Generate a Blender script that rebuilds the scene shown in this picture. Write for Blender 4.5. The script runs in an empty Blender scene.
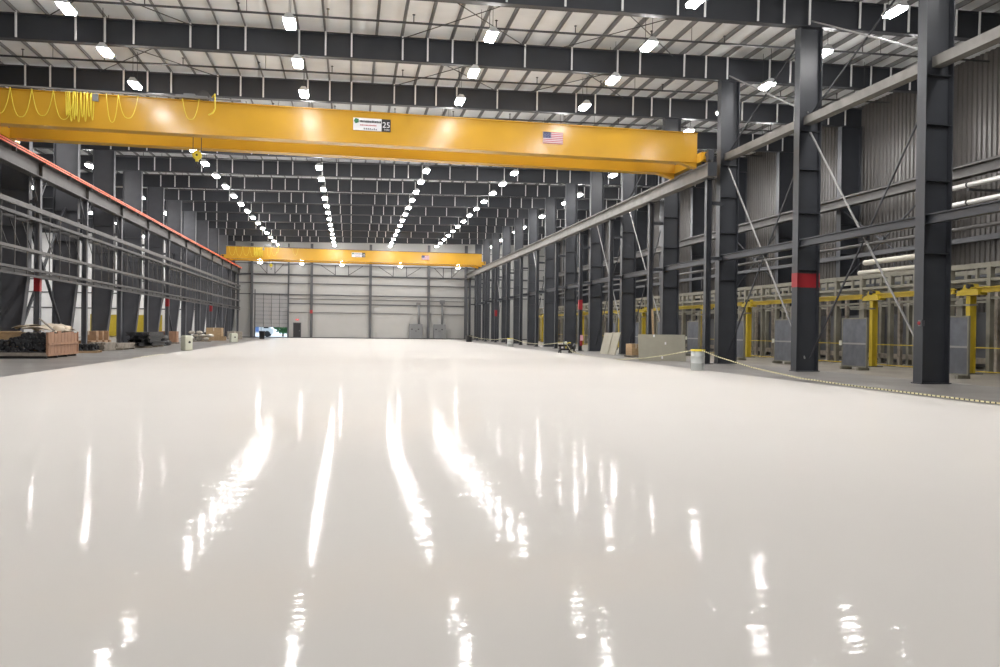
import bpy, math, random
from math import sin, cos, pi, sqrt
from mathutils import Vector, Matrix
random.seed(7)
S = bpy.context.scene
COL = S.collection

# ------------------------------------------------------------------ camera
F, PSI, PIT, ROLL, CAM_H = 766.95, .1920, -.0054, .0119, 1.5
_fw = Vector((sin(PSI)*cos(PIT), cos(PSI)*cos(PIT), sin(PIT)))
_rt = Vector((cos(PSI), -sin(PSI), 0)); _up = _rt.cross(_fw); _dn = -_up
_ix = _rt*cos(ROLL) - _dn*sin(ROLL); _iu = -(_rt*sin(ROLL) + _dn*cos(ROLL)); _bz = -_fw
cam_d = bpy.data.cameras.new('camera'); cam = bpy.data.objects.new('camera', cam_d); COL.objects.link(cam)
cam_d.sensor_width = 36; cam_d.lens = F/1000*36; cam_d.clip_end = 600; cam_d.clip_start = .05
cam.matrix_world = Matrix(((_ix.x,_iu.x,_bz.x,0),(_ix.y,_iu.y,_bz.y,0),(_ix.z,_iu.z,_bz.z,CAM_H),(0,0,0,1)))
S.camera = cam
# ------------------------------------------------------------------ world, exposure
LAMP = 146.0            # radiance of the high-bay lenses
W = bpy.data.worlds.new('sky'); S.world = W; W.use_nodes = True
_b = W.node_tree.nodes['Background']; _b.inputs[0].default_value = (.72,.86,1,1); _b.inputs[1].default_value = 2.2
vs = S.view_settings; vs.view_transform = 'Standard'; vs.look = 'None'; vs.gamma = 1; vs.use_curve_mapping = False; vs.exposure = 0.0
S.cycles.use_denoising = True
S.cycles.sample_clamp_indirect = 6
S.cycles.caustics_reflective = False; S.cycles.caustics_refractive = False
S.cycles.max_bounces = 8

# ------------------------------------------------------------------ materials
def mat(name, c, rough=.5, metal=0., noise=0., nscale=3., bump=0., bscale=40., coat=0., emit=None, es=0., stretch=(1,1,1)):
    m = bpy.data.materials.new(name); m.use_nodes = True
    nt = m.node_tree; p = nt.nodes['Principled BSDF']
    p.inputs['Base Color'].default_value = (*c,1); p.inputs['Roughness'].default_value = rough; p.inputs['Metallic'].default_value = metal
    if coat: p.inputs['Coat Weight'].default_value = coat; p.inputs['Coat Roughness'].default_value = .12
    if noise or bump:
        tc = nt.nodes.new('ShaderNodeTexCoord'); mp = nt.nodes.new('ShaderNodeMapping'); mp.inputs['Scale'].default_value = stretch
        nt.links.new(tc.outputs['Object'], mp.inputs['Vector'])
    if noise:
        n = nt.nodes.new('ShaderNodeTexNoise'); n.inputs['Scale'].default_value = nscale; n.inputs['Detail'].default_value = 5
        nt.links.new(mp.outputs[0], n.inputs['Vector'])
        r = nt.nodes.new('ShaderNodeValToRGB')
        r.color_ramp.elements[0].position = .3; r.color_ramp.elements[1].position = .72
        r.color_ramp.elements[0].color = (*[x*(1-noise) for x in c],1); r.color_ramp.elements[1].color = (*[min(1,x*(1+noise*.6)) for x in c],1)
        nt.links.new(n.outputs['Fac'], r.inputs[0]); nt.links.new(r.outputs[0], p.inputs['Base Color'])
    if bump:
        n2 = nt.nodes.new('ShaderNodeTexNoise'); n2.inputs['Scale'].default_value = bscale; n2.inputs['Detail'].default_value = 3
        nt.links.new(mp.outputs[0], n2.inputs['Vector'])
        bp = nt.nodes.new('ShaderNodeBump'); bp.inputs['Strength'].default_value = bump; bp.inputs['Distance'].default_value = .02
        nt.links.new(n2.outputs['Fac'], bp.inputs['Height']); nt.links.new(bp.outputs[0], p.inputs['Normal'])
    if emit: p.inputs['Emission Color'].default_value = (*emit,1); p.inputs['Emission Strength'].default_value = es
    return m

M = {}
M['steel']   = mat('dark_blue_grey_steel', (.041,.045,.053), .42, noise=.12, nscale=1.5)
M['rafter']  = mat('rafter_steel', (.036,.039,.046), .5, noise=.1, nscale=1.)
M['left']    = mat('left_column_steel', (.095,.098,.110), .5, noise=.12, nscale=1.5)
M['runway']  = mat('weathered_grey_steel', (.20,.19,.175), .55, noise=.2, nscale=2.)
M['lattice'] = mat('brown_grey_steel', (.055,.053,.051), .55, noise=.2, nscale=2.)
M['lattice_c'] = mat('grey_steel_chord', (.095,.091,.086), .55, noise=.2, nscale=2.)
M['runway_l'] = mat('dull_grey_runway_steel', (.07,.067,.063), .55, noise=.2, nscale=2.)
M['brace']   = mat('white_primed_angle', (.80,.80,.79), .5)
M['galv']    = mat('galvanised_steel', (.30,.30,.29), .42, metal=.2)
M['purlin']  = mat('purlin_steel', (.20,.20,.20), .5)
M['pipe']    = mat('sprinkler_pipe', (.055,.055,.058), .5)
M['insul']   = mat('white_roof_insulation', (.84,.86,.865), .55, noise=.07, nscale=.9, bump=.5, bscale=1.6)
M['yellow']  = mat('crane_yellow_paint', (.60,.335,.034), .17, noise=.07, nscale=.6)
M['cable']   = mat('yellow_festoon_cable', (.72,.58,.04), .5)
M['safety']  = mat('safety_yellow_paint', (.50,.37,.03), .4, noise=.1, nscale=3)
M['orange']  = mat('orange_conductor_bar', (.80,.14,.05), .45)
M['red']     = mat('red_band_paint', (.30,.015,.022), .5)
M['conc']    = mat('bare_concrete', (.215,.205,.19), .42, noise=.25, nscale=.5, bump=.05, bscale=8)
M['wallw']   = mat('white_liner_panel', (.40,.40,.385), .5, noise=.05, nscale=.4)
M['wallp']   = mat('bright_white_panel', (.86,.855,.845), .5, noise=.05, nscale=.4)
M['wallg']   = mat('grey_corrugated_sheet', (.085,.078,.071), .35, noise=.1, nscale=.4)
M['girt']    = mat('girt_steel', (.085,.088,.094), .5)
M['tan']     = mat('rack_tan_grey', (.22,.21,.168), .55, noise=.18, nscale=2)
M['panel']   = mat('slate_panel', (.125,.135,.155), .5, noise=.22, nscale=3)
M['duct']    = mat('cream_duct', (.55,.52,.44), .5)
M['silver']  = mat('silver_pipe', (.78,.77,.75), .35, metal=.3)
M['black']   = mat('black_plastic', (.018,.018,.02), .45)
M['blackpipe'] = mat('black_iron', (.022,.023,.026), .5, noise=.3, nscale=20)
M['wood']    = mat('pine_wood', (.42,.29,.16), .6, noise=.25, nscale=4, stretch=(1,1,6))
M['crate']   = mat('reddish_crate_wood', (.36,.20,.12), .65, noise=.3, nscale=5, stretch=(3,3,.4))
M['grywood'] = mat('weathered_board', (.30,.265,.22), .7, noise=.3, nscale=5)
M['kraft']   = mat('kraft_paper', (.66,.57,.45), .7, noise=.1, nscale=4)
M['carton']  = mat('brown_cardboard', (.34,.21,.12), .7, noise=.15, nscale=4)
M['gyp']     = mat('grey_green_board', (.37,.355,.285), .7, noise=.06, nscale=3)
M['white']   = mat('white_plastic', (.50,.53,.52), .45)
M['sackm']   = mat('cream_sack', (.42,.39,.33), .7, noise=.1, nscale=4)
M['cream']   = mat('cream_plastic', (.62,.63,.52), .45)
M['signw']   = mat('white_sign', (.80,.80,.82), .4)
M['green']   = mat('logo_green', (.03,.16,.06), .5)
M['navy']    = mat('flag_navy', (.03,.04,.14), .5)
M['flagred'] = mat('flag_red', (.45,.06,.08), .5)
M['pink']    = mat('pale_pink_tag', (.75,.42,.50), .6)
M['elec']    = mat('grey_electrical_cabinet', (.17,.175,.18), .45)
M['doorp']   = mat('overhead_door_sheet', (.36,.36,.36), .5)
M['exitred'] = mat('lit_red_sign', (.5,.02,.02), .5, emit=(1,.06,.05), es=.5)
M['lens']    = mat('lit_lens', (.9,.9,.9), .4, emit=(1,.975,.965), es=LAMP)
M['house']   = mat('white_fixture_housing', (.6,.6,.6), .4)
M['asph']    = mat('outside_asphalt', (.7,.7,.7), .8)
M['leaf']    = mat('leaf_green', (.06,.20,.07), .6, noise=.4, nscale=6)
M['bark']    = mat('bark', (.12,.08,.05), .8)
M['truckw']  = mat('white_truck_paint', (.8,.82,.85), .35)
M['truckb']  = mat('blue_truck_paint', (.16,.28,.62), .35)
M['glass']   = mat('dark_glass', (.03,.04,.05), .1)
M['concta']  = mat('tan_aisle_concrete', (.245,.222,.185), .45, noise=.25, nscale=.6, bump=.05, bscale=8)
M['epoxy']   = None
def epoxy():
    m = bpy.data.materials.new('white_epoxy_coating'); m.use_nodes = True; nt = m.node_tree; p = nt.nodes['Principled BSDF']
    tc = nt.nodes.new('ShaderNodeTexCoord')
    n = nt.nodes.new('ShaderNodeTexNoise'); n.inputs['Scale'].default_value = .25; n.inputs['Detail'].default_value = 4
    nt.links.new(tc.outputs['Object'], n.inputs['Vector'])
    r = nt.nodes.new('ShaderNodeValToRGB'); r.color_ramp.elements[0].color = (.695,.665,.625,1); r.color_ramp.elements[1].color = (.735,.71,.67,1)
    nt.links.new(n.outputs['Fac'], r.inputs[0]); nt.links.new(r.outputs[0], p.inputs['Base Color'])
    p.inputs['Roughness'].default_value = .8; p.inputs['Specular IOR Level'].default_value = 0
    gl = nt.nodes.new('ShaderNodeBsdfGlossy'); gl.inputs['Roughness'].default_value = .06
    fr = nt.nodes.new('ShaderNodeFresnel'); fr.inputs['IOR'].default_value = 1.35
    ml = nt.nodes.new('ShaderNodeMath'); ml.operation = 'MULTIPLY'; ml.inputs[1].default_value = .33; nt.links.new(fr.outputs[0], ml.inputs[0])
    mx = nt.nodes.new('ShaderNodeMixShader'); nt.links.new(ml.outputs[0], mx.inputs[0]); nt.links.new(p.outputs[0], mx.inputs[1]); nt.links.new(gl.outputs[0], mx.inputs[2])
    nt.links.new(mx.outputs[0], nt.nodes['Material Output'].inputs['Surface'])
    hs = None
    for sc, st, stre in ((1.2,.06,(.2,1.,1)), (3.2,.12,(.2,1.,1)), (9.,.15,(.25,1.,1)), (30.,.12,(.4,1.,1))):
        mp = nt.nodes.new('ShaderNodeMapping'); mp.inputs['Scale'].default_value = stre; nt.links.new(tc.outputs['Object'], mp.inputs['Vector'])
        k = nt.nodes.new('ShaderNodeTexNoise'); k.inputs['Scale'].default_value = sc; k.inputs['Detail'].default_value = 2
        nt.links.new(mp.outputs[0], k.inputs['Vector'])
        b = nt.nodes.new('ShaderNodeBump'); b.inputs['Strength'].default_value = 1.; b.inputs['Distance'].default_value = st*.1/sc
        nt.links.new(k.outputs['Fac'], b.inputs['Height'])
        if hs: nt.links.new(hs.outputs[0], b.inputs['Normal'])
        hs = b
    nt.links.new(hs.outputs[0], gl.inputs['Normal'])
    return m
M['epoxy'] = epoxy()
def tape_mat():
    m = bpy.data.materials.new('black_and_yellow_caution_tape'); m.use_nodes = True; nt = m.node_tree; p = nt.nodes['Principled BSDF']
    tc = nt.nodes.new('ShaderNodeTexCoord'); w = nt.nodes.new('ShaderNodeTexWave'); w.bands_direction = 'Y'; w.inputs['Scale'].default_value = 2.2
    nt.links.new(tc.outputs['Object'], w.inputs['Vector'])
    r = nt.nodes.new('ShaderNodeValToRGB'); r.color_ramp.interpolation = 'CONSTANT'
    r.color_ramp.elements[0].color = (.05,.05,.04,1); r.color_ramp.elements[1].position = .22; r.color_ramp.elements[1].color = (.74,.70,.42,1)
    nt.links.new(w.outputs['Fac'], r.inputs[0]); nt.links.new(r.outputs[0], p.inputs['Base Color']); p.inputs['Roughness'].default_value = .4
    return m
M['tape'] = tape_mat()

# ------------------------------------------------------------------ mesh helpers
class MB:
    def __init__(s): s.v = []; s.f = []; s.sm = []
    def box(s, x0, x1, y0, y1, z0, z1):
        b = len(s.v)
        s.v += [(x0,y0,z0),(x1,y0,z0),(x1,y1,z0),(x0,y1,z0),(x0,y0,z1),(x1,y0,z1),(x1,y1,z1),(x0,y1,z1)]
        s.f += [tuple(b+i for i in q) for q in ((0,3,2,1),(4,5,6,7),(0,1,5,4),(1,2,6,5),(2,3,7,6),(3,0,4,7))]; s.sm += [0]*6
        return s
    def bar(s, p, q, w, h=None, up=(0,0,1)):
        h = h or w; p = Vector(p); q = Vector(q); d = (q-p).normalized(); u = Vector(up)
        if abs(d.dot(u)) > .98: u = Vector((1,0,0))
        a = d.cross(u).normalized(); u = a.cross(d).normalized(); b = len(s.v)
        for e in (p, q):
            for i, j in ((-1,-1),(1,-1),(1,1),(-1,1)): s.v.append(tuple(e + a*(i*w/2) + u*(j*h/2)))
        s.f += [tuple(b+i for i in t) for t in ((0,1,2,3),(7,6,5,4),(0,4,5,1),(1,5,6,2),(2,6,7,3),(3,7,4,0))]; s.sm += [0]*6
        return s
    def tube(s, pts, r, n=8, caps=True):
        pts = [Vector(p) for p in pts]; b = len(s.v); prev = None
        for i, p in enumerate(pts):
            d = (pts[min(i+1,len(pts)-1)] - pts[max(i-1,0)]).normalized()
            if prev is None:
                u = Vector((0,0,1)) if abs(d.z) < .9 else Vector((1,0,0))
            else: u = prev
            a = d.cross(u).normalized(); u = a.cross(d).normalized(); prev = u
            for k in range(n):
                t = 2*pi*k/n; s.v.append(tuple(p + a*(cos(t)*r) + u*(sin(t)*r)))
        for i in range(len(pts)-1):
            for k in range(n):
                s.f.append((b+i*n+k, b+i*n+(k+1)%n, b+(i+1)*n+(k+1)%n, b+(i+1)*n+k)); s.sm.append(1)
        if caps:
            s.f.append(tuple(b+k for k in reversed(range(n)))); s.f.append(tuple(b+(len(pts)-1)*n+k for k in range(n))); s.sm += [0,0]
        return s
    def lathe(s, prof, c=(0,0,0), n=20, axis='z'):
        b = len(s.v)
        for r, z in prof:
            for k in range(n):
                t = 2*pi*k/n; x, y = r*cos(t), r*sin(t)
                p = (x,y,z) if axis == 'z' else ((z,x,y) if axis == 'x' else (y,z,x))
                s.v.append((p[0]+c[0], p[1]+c[1], p[2]+c[2]))
        m = len(prof)
        for i in range(m-1):
            for k in range(n):
                s.f.append((b+i*n+k, b+i*n+(k+1)%n, b+(i+1)*n+(k+1)%n, b+(i+1)*n+k)); s.sm.append(1)
        s.f.append(tuple(b+k for k in reversed(range(n)))); s.f.append(tuple(b+(m-1)*n+k for k in range(n))); s.sm += [0,0]
        return s
    def prism(s, poly, d0, d1, axis='y'):      # polygon in xz (axis y) / yz (axis x) / xy (axis z)
        b = len(s.v); n = len(poly)
        for d in (d0, d1):
            for a, c in poly: s.v.append((a,d,c) if axis == 'y' else ((d,a,c) if axis == 'x' else (a,c,d)))
        s.f.append(tuple(b+i for i in range(n))); s.f.append(tuple(b+n+i for i in reversed(range(n)))); s.sm += [0,0]
        for i in range(n):
            s.f.append((b+i, b+n+i, b+n+(i+1)%n, b+(i+1)%n)); s.sm.append(0)
        return s
    def build(s, name, m, parent=None, bevel=0):
        me = bpy.data.meshes.new(name); me.from_pydata(s.v, [], s.f); me.update()
        import bmesh
        bm = bmesh.new(); bm.from_mesh(me); bmesh.ops.recalc_face_normals(bm, faces=bm.faces); bm.to_mesh(me); bm.free()
        me.polygons.foreach_set('use_smooth', [bool(x) for x in s.sm])
        me.materials.append(M[m] if isinstance(m, str) else m)
        o = bpy.data.objects.new(name, me); COL.objects.link(o)
        if parent: o.parent = parent
        if bevel:
            b = o.modifiers.new('bevel', 'BEVEL'); b.width = bevel; b.segments = 2; b.limit_method = 'ANGLE'
        return o
def tag(o, label, cat, group=None, kind=None):
    o['label'] = label; o['category'] = cat
    if group: o['group'] = group
    if kind: o['kind'] = kind
    return o
def thing(name, label, cat, loc=(0,0,0), rz=0, group=None):
    o = bpy.data.objects.new(name, None); COL.objects.link(o); o.location = loc; o.rotation_euler = (0,0,rz); o.empty_display_size = .2
    return tag(o, label, cat, group)
def struct(o): o['kind'] = 'structure'; return o
def dup(o, parent=None):
    c = o.copy(); COL.objects.link(c)
    if parent: c.parent = parent; c.matrix_parent_inverse = o.matrix_parent_inverse
    for ch in list(o.children): dup(ch, c)
    return c
ORD = 'zeroth first second third fourth fifth sixth seventh eighth ninth tenth eleventh twelfth thirteenth fourteenth fifteenth sixteenth seventeenth eighteenth nineteenth twentieth'.split()
def R(k): return 20.456 + 6.6026*k          # frame lines
YF = 108.5                                   # far wall
def ZB(x): return 13.06 + .019*x             # rafter underside
def ZP(x): return 14.08 + .021*x             # rafter top = purlin underside
def ZD(x): return ZP(x) + .19                # underside of the roof insulation

# ------------------------------------------------------------------ the setting
XL, XR, YB = -46., 29.4, -16.
struct(MB().box(XL-1,XR+1,YB-1,YF+.3,-.4,0).build('floor', 'conc'))
struct(MB().box(-9.55,13.5,YB,YF-.4,0,.006).build('floor_coating', 'epoxy'))
struct(MB().box(18.4,XR,YB,YF-.4,0,.004).build('floor_right_aisle', 'concta'))
rf = MB()
rf.prism([(XL-1,ZD(XL-1)),(XR+1,ZD(XR+1)),(XR+1,ZD(XR+1)+.3),(XL-1,ZD(XL-1)+.3)], YB-1, YF+1)
struct(rf.build('ceiling', 'insul'))
# corrugated right wall
w = MB(); prof = []; y = YB; k = 0
while y < YF:
    for dy, dx in ((0,0),(.11,0),(.15,.06),(.26,.06)): prof.append((y+dy, dx))
    y += .30
b = len(w.v)
for yy, dx in prof: w.v += [(XR-dx,yy,0),(XR-dx,yy,16)]
for i in range(len(prof)-1): w.f.append((b+2*i,b+2*i+1,b+2*i+3,b+2*i+2)); w.sm.append(0)
w.box(XR+.01,XR+.3,YB-1,YF+1,-.4,16)
struct(w.build('wall_right', 'wallg'))
struct(MB().box(XL-1,XL,YB-1,YF+1,-.4,16).build('wall_left', 'wallw'))
struct(MB().box(XL-1,XR+1,YB-1,YB,-.4,16).build('wall_back', 'wallw'))
# far wall with the overhead door opening
OX0, OX1, OZ = -12.75, -8.55, 6.05
w = MB().box(XL-1,OX0,YF,YF+.25,-.4,16).box(OX1,XR+1,YF,YF+.25,-.4,16).box(OX0,OX1,YF,YF+.25,OZ,16)
w.box(OX0,OX1,YF,YF+.25,-.4,-.01)
struct(w.build('wall_far', 'wallw'))
# horizontal wall girts on the far wall
for i, (z, x0, x1, t) in enumerate(((10.1,-45.9,29,.10),(8.62,-45.9,29,.22),(7.45,-45.9,29,.13),(5.93,-45.9,29,.13),(5.36,-8.4,16,.07),(4.70,-8.4,16,.13),(3.5,-8.4,16,.05),(12.2,-45.9,29,.12))):
    struct(MB().box(x0,x1,YF-.16,YF,z-t/2,z+t/2).build('trim_%d' % (i+1), 'girt'))
struct(MB().box(-45.9,-16.6,101.,101.2,0,13.2).build('wall_partition', 'wallp'))
for i, z in enumerate((6.9,5.35,3.5)):
    struct(MB().box(-45.9,-16.6,100.9,101.,z-.06,z+.06).build('trim_%d' % (9+i), 'girt'))
struct(MB().box(XL,XR,YF-.1,YF,0,.12).build('baseboard_far', 'girt'))
# roller door, partly raised
d = struct(MB().box(OX0,OX1,YF+.02,YF+.08,1.42,OZ).build('door_1', 'doorp'))
g = MB()
for i in range(1,4):
    x = OX0+(OX1-OX0)*i/4; g.box(x-.025,x+.025,YF-.03,YF+.02,1.42,OZ)
for i in range(9):
    z = 1.42+(OZ-1.42)*i/8.5; g.box(OX0,OX1,YF-.02,YF+.02,z,z+.03)
g.build('door_rib', 'girt', d)
g = MB().box(OX0-.12,OX0,YF-.1,YF+.1,0,OZ+.5).box(OX1,OX1+.12,YF-.1,YF+.1,0,OZ+.5)
g.build('door_track', 'girt', d)
# personnel door
d = struct(MB().box(-7.68,-6.8,YF-.06,YF-.02,.02,2.0).build('door_2', 'black'))
MB().box(-7.78,-7.68,YF-.1,YF,0,2.1).box(-6.8,-6.7,YF-.1,YF,0,2.1).box(-7.78,-6.7,YF-.1,YF,2.0,2.1).build('door_frame', 'girt', d)
MB().box(-6.98,-6.88,YF-.1,YF-.06,.95,1.0).build('door_handle', 'galv', d)
def text(name, body, size, loc, m, parent=None, rx=pi/2, depth=.004):
    c = bpy.data.curves.new(name, 'FONT'); c.body = body; c.size = size; c.extrude = depth; c.align_x = 'CENTER'; c.align_y = 'CENTER'
    o0 = bpy.data.objects.new(name, c); COL.objects.link(o0)
    dg = bpy.context.evaluated_depsgraph_get(); me = bpy.data.meshes.new_from_object(o0.evaluated_get(dg))
    bpy.data.objects.remove(o0); bpy.data.curves.remove(c)
    me.materials.clear(); me.materials.append(M[m])
    o = bpy.data.objects.new(name, me); COL.objects.link(o); o.location = loc; o.rotation_euler = (rx,0,0)
    if parent: o.parent = parent
    return o
es = thing('exit_sign', 'small lit red exit sign above the black door in the far wall', 'sign', (-7.24,YF-.05,2.5))
MB().box(-.2,.2,-.05,.05,-.1,.1).build('case', 'exitred', es)
text('lettering', 'EXIT', .13, (0,-.056,0), 'signw', es)

# ------------------------------------------------------------------ purlins
i = 0
x = -.13 - 1.085*42
while x < XR-.3:
    if x > XL+.2:
        z = ZP(x)
        p = MB().box(-.010,.010,YB,YF,0,.17).box(-.010,.055,YB,YF,0,.014).box(-.055,.010,YB,YF,.156,.17)
        o = p.build('roof_purlin', 'purlin'); o.location = (x,0,z); struct(o)
    x += 1.085

# ------------------------------------------------------------------ roof rafters
SKIP = {-15,-11,-7,-3,1,6,8,10,13,17,21}
def rafter_proto():
    t = thing('roof_rafter', 'x', 'rafter', (0,R(0),0), 0, 'roof rafters spanning the hall')
    xs = (XL+.1, 17.2, XR-.1)
    MB().prism([(xs[0],ZB(xs[0])),(xs[2],ZB(xs[2])),(xs[2],ZP(xs[2])-.012),(xs[0],ZP(xs[0])-.012)], -.012, .012).build('web', 'rafter', t)
    MB().prism([(xs[0],ZB(xs[0])-.03),(xs[2],ZB(xs[2])-.03),(xs[2],ZB(xs[2])),(xs[0],ZB(xs[0]))], -.16, .16).build('bottom_flange', 'rafter', t)
    MB().prism([(xs[0],ZP(xs[0])-.03),(xs[2],ZP(xs[2])-.03),(xs[2],ZP(xs[2])-.002),(xs[0],ZP(xs[0])-.002)], -.16, .16).build('top_flange', 'rafter', t)
    for k in range(-16, 27):
        if k in SKIP: continue
        x = -.13+1.085*k
        MB().bar((x+.03,-.20,ZP(x)+.05),(x+.03,-.17,ZB(x)+.02),.07,.05,(0,1,0)).build('flange_brace', 'brace', t)
    return t
raf0 = rafter_proto()
NR = 13
for k in range(NR+1):
    o = raf0 if k == 0 else dup(raf0)
    o.location = (0,R(k),0)
    o['label'] = '%s dark steel roof rafter from the camera, with pale flange braces' % ORD[k+1] if k else 'dark steel roof rafter nearest the camera, above the nearest right-hand column'
# thin roof tie rods
def rod(p, q, r=.014, m='steel'): return MB().tube([p,q], r, 6)
n = 0
for k, xx in ((1,-12),(1,2.),(1,9.),(2,-12),(2,2.),(2,9.)):
    t = thing('roof_cross_rod', '', 'brace', (xx,R(k),14.0))
    for a, b in ((0,5.5),(5.5,0)):
        rod((a,.2,ZP(xx+a)-14.0-.12),(b,6.4,ZP(xx+b)-14.0-.12),.02).build('rod', 'pipe', t)
    side = {-12:'left side of the roof', 2.:'middle of the roof', 9.:'right side of the roof'}[xx]
    t['label'] = 'thin crossed bracing rods under the %s, %s rafter bay from camera' % (side, ORD[k])
    n += 1
# sprinkler branch pipes, one in each bay
def sprinkler():
    t = thing('sprinkler_pipe', '', 'pipe', (0,0,0), 0, 'sprinkler branch pipes under the roof')
    a, b = -16., 28.6
    MB().tube([(a,0,ZP(a)-.62),(b,0,ZP(b)-.62)], .045, 8).build('pipe', 'pipe', t)
    for j in range(13):
        x = -14.2+3.3*j
        MB().tube([(x,0,ZP(x)-.62),(x,0,ZP(x)-.30)], .022, 6).lathe([(.03,0),(.07,.02),(.02,.05)], (x,0,ZP(x)-.32), 8).build('sprinkler_head', 'pipe', t)
    for x in (-13,-4,5,14,23):
        MB().tube([(x,0,ZP(x)-.6),(x,0,ZP(x)+.1)], .012, 5).build('hanger', 'pipe', t)
    return t
sp = sprinkler()
for k in range(0,13):
    o = sp if k == 0 else dup(sp)
    o.location = (0,R(k)+3.3,0); o['label'] = 'dark sprinkler pipe crossing under the roof, %s rafter bay from the camera' % ORD[k+1]

# ------------------------------------------------------------------ lights
LB, LY0 = 4.29, 29.03
def light_proto():
    t = thing('ceiling_light', '', 'light', (0,0,0))
    MB().prism([(-.09,.22),(.09,.22),(.215,.05),(.215,.02),(-.215,.02),(-.215,.05)], -.44, .44).build('housing', 'house', t)
    m = MB(); m.prism([(-.20,.02),(.20,.02),(.16,-.08),(-.16,-.08)], -.42, .42); m.build('lens', 'lens', t)
    MB().tube([(0,-.36,.21),(0,-.36,1.62)], .012, 5).build('hanger_rod', 'pipe', t)
    MB().tube([(0,.36,.21),(0,.36,1.62)], .012, 5).build('hanger_rod', 'pipe', t)
    return t
lp = light_proto(); first = [True]
def light(x, y, z, label, group):
    o = lp if first[0] else dup(lp); first[0] = False
    o.location = (x,y,z); o['label'] = label; o['group'] = group
rows = (('leftmost', -9.79, 12.45), ('second from left', -2.31, 12.58), ('third from left', 5.16, 12.73), ('fourth from left', 11.56, 12.89), ('rightmost', 18.95, 13.02))
for name, x, z in rows:
    for i in range(-5, 19):
        y = LY0+LB*i + (-.45 if name == 'rightmost' else 0)
        if i < -2 or (i < 0 and name != 'fourth from left' and name != 'rightmost'):
            light(x, y, z, 'rectangular high-bay light near the camera end of the hall', 'high-bay lights over the near end of the hall'); continue
        if i < 0: lab = 'bright rectangular light nearest the camera of the %s ceiling row, #%s' % (name, ORD[-i]); lab = 'bright rectangular light %s before the front rafter in the %s ceiling row' % ('just' if i == -1 else 'well', name)
        elif i < 5: lab = 'bright rectangular light, %s short of the front crane in the %s ceiling row' % (ORD[5-i], name)
        else: lab = 'bright rectangular light, %s beyond the front crane in the %s ceiling row' % (ORD[i-4], name)
        light(x, y, z, lab, 'high-bay lights in the %s row' % name)
for name, x, z, ys in (('over the right side aisle', 24.1, 12.95, [LY0+LB*i for i in range(0,18)]), ('just behind the left columns', -17.4, 12.2, [56.2-12.9,56.2,69.0,77.9,86.5,95]), ('in the side hall beyond the left columns', -24.4, 12.1, [43,52,58.5,65.5,72,79,86,92.7,98]), ('deep in the left side hall', -36.5, 11.8, [50,60,70,80,88,95]), ('added over the left aisle to brighten the partition', -21.3, 12.1, [65,73.7,82,90.5]), ('added mid left hall to brighten the partition', -27, 12.0, [81,92]), ('added in front of the white partition to brighten it', -31, 11.9, [93]), ('added unseen along the outer left wall to light the partition', -43.5, 11.6, [62,71,80,87,94])):  # left aisle, mid-hall, partition and outer-wall rows: added to brighten the partition
    for j, y in enumerate(ys):
        light(x, y, z, 'small bright light %s, %s from the camera' % (name, ORD[j+1] if j < 20 else 'last'), 'lights '+name)

# ------------------------------------------------------------------ right frame columns
def frame_column(name, outer, inner, base_in, m, zt):       # outer / inner: X of the flanges
    t = thing(name, '', 'column', (0,0,0), 0)
    s = 1 if inner > outer else -1
    zk = 4.15; tf = .03
    top = zt
    poly = [(outer,0),(base_in,0),(inner,zk) if base_in != inner else (inner,zk),(inner,top),(outer,top)]
    MB().prism(poly, -.012, .012).build('web', m, t)
    MB().box(min(outer,outer+s*tf),max(outer,outer+s*tf),-.19,.19,0,top).build('flange', m, t)
    f = MB().bar((base_in-s*tf/2,0,0),(inner-s*tf/2,0,zk),.38,tf,(1,0,0)) if base_in != inner else MB()
    f.box(min(inner,inner-s*tf),max(inner,inner-s*tf),-.19,.19,zk if base_in != inner else 0,top)
    f.build('flange', m, t)
    for z in (3.95,6.15,7.85,9.35):
        xi = inner if z > zk or base_in == inner else base_in
        MB().box(min(outer,xi)+.03,max(outer,xi)-.03,-.15,.15,z,z+.025).build('stiffener_plate', m, t)
    MB().box(min(outer,base_in)-.05,max(outer,base_in)+.05,-.22,.22,0,.03).build('base_plate', m, t)
    return t
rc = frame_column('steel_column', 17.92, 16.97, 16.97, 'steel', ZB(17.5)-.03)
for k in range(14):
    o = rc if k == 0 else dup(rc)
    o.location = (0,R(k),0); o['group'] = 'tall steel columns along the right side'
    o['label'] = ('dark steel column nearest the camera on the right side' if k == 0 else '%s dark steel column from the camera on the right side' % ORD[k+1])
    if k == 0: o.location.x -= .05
    if k == 1:
        o.location.y += .14
        o['label'] = 'second dark steel column on the right, the one with a red painted band'
        r_ = MB().box(16.962,16.968,-.195,.195,3.28,3.83).box(16.962,17.002,-.197,-.191,3.28,3.83).box(17.0,17.89,-.022,-.013,3.28,3.83).box(17.888,17.925,-.197,-.191,3.28,3.83)
        rb = r_.build('red_band', 'red', o); rb['label'] = 'red painted band'
# ------------------------------------------------------------------ left frame columns
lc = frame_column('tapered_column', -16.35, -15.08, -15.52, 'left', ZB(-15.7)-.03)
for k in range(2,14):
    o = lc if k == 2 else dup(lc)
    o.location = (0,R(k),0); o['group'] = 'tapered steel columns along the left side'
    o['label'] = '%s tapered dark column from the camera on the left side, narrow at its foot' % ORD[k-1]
# ------------------------------------------------------------------ outer right columns (side aisle)
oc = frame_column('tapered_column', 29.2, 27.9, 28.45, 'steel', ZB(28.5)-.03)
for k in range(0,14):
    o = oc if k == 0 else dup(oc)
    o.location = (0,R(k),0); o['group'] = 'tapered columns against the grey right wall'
    o['label'] = '%s dark tapered column from the camera against the grey corrugated wall' % ORD[k+1]

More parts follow.
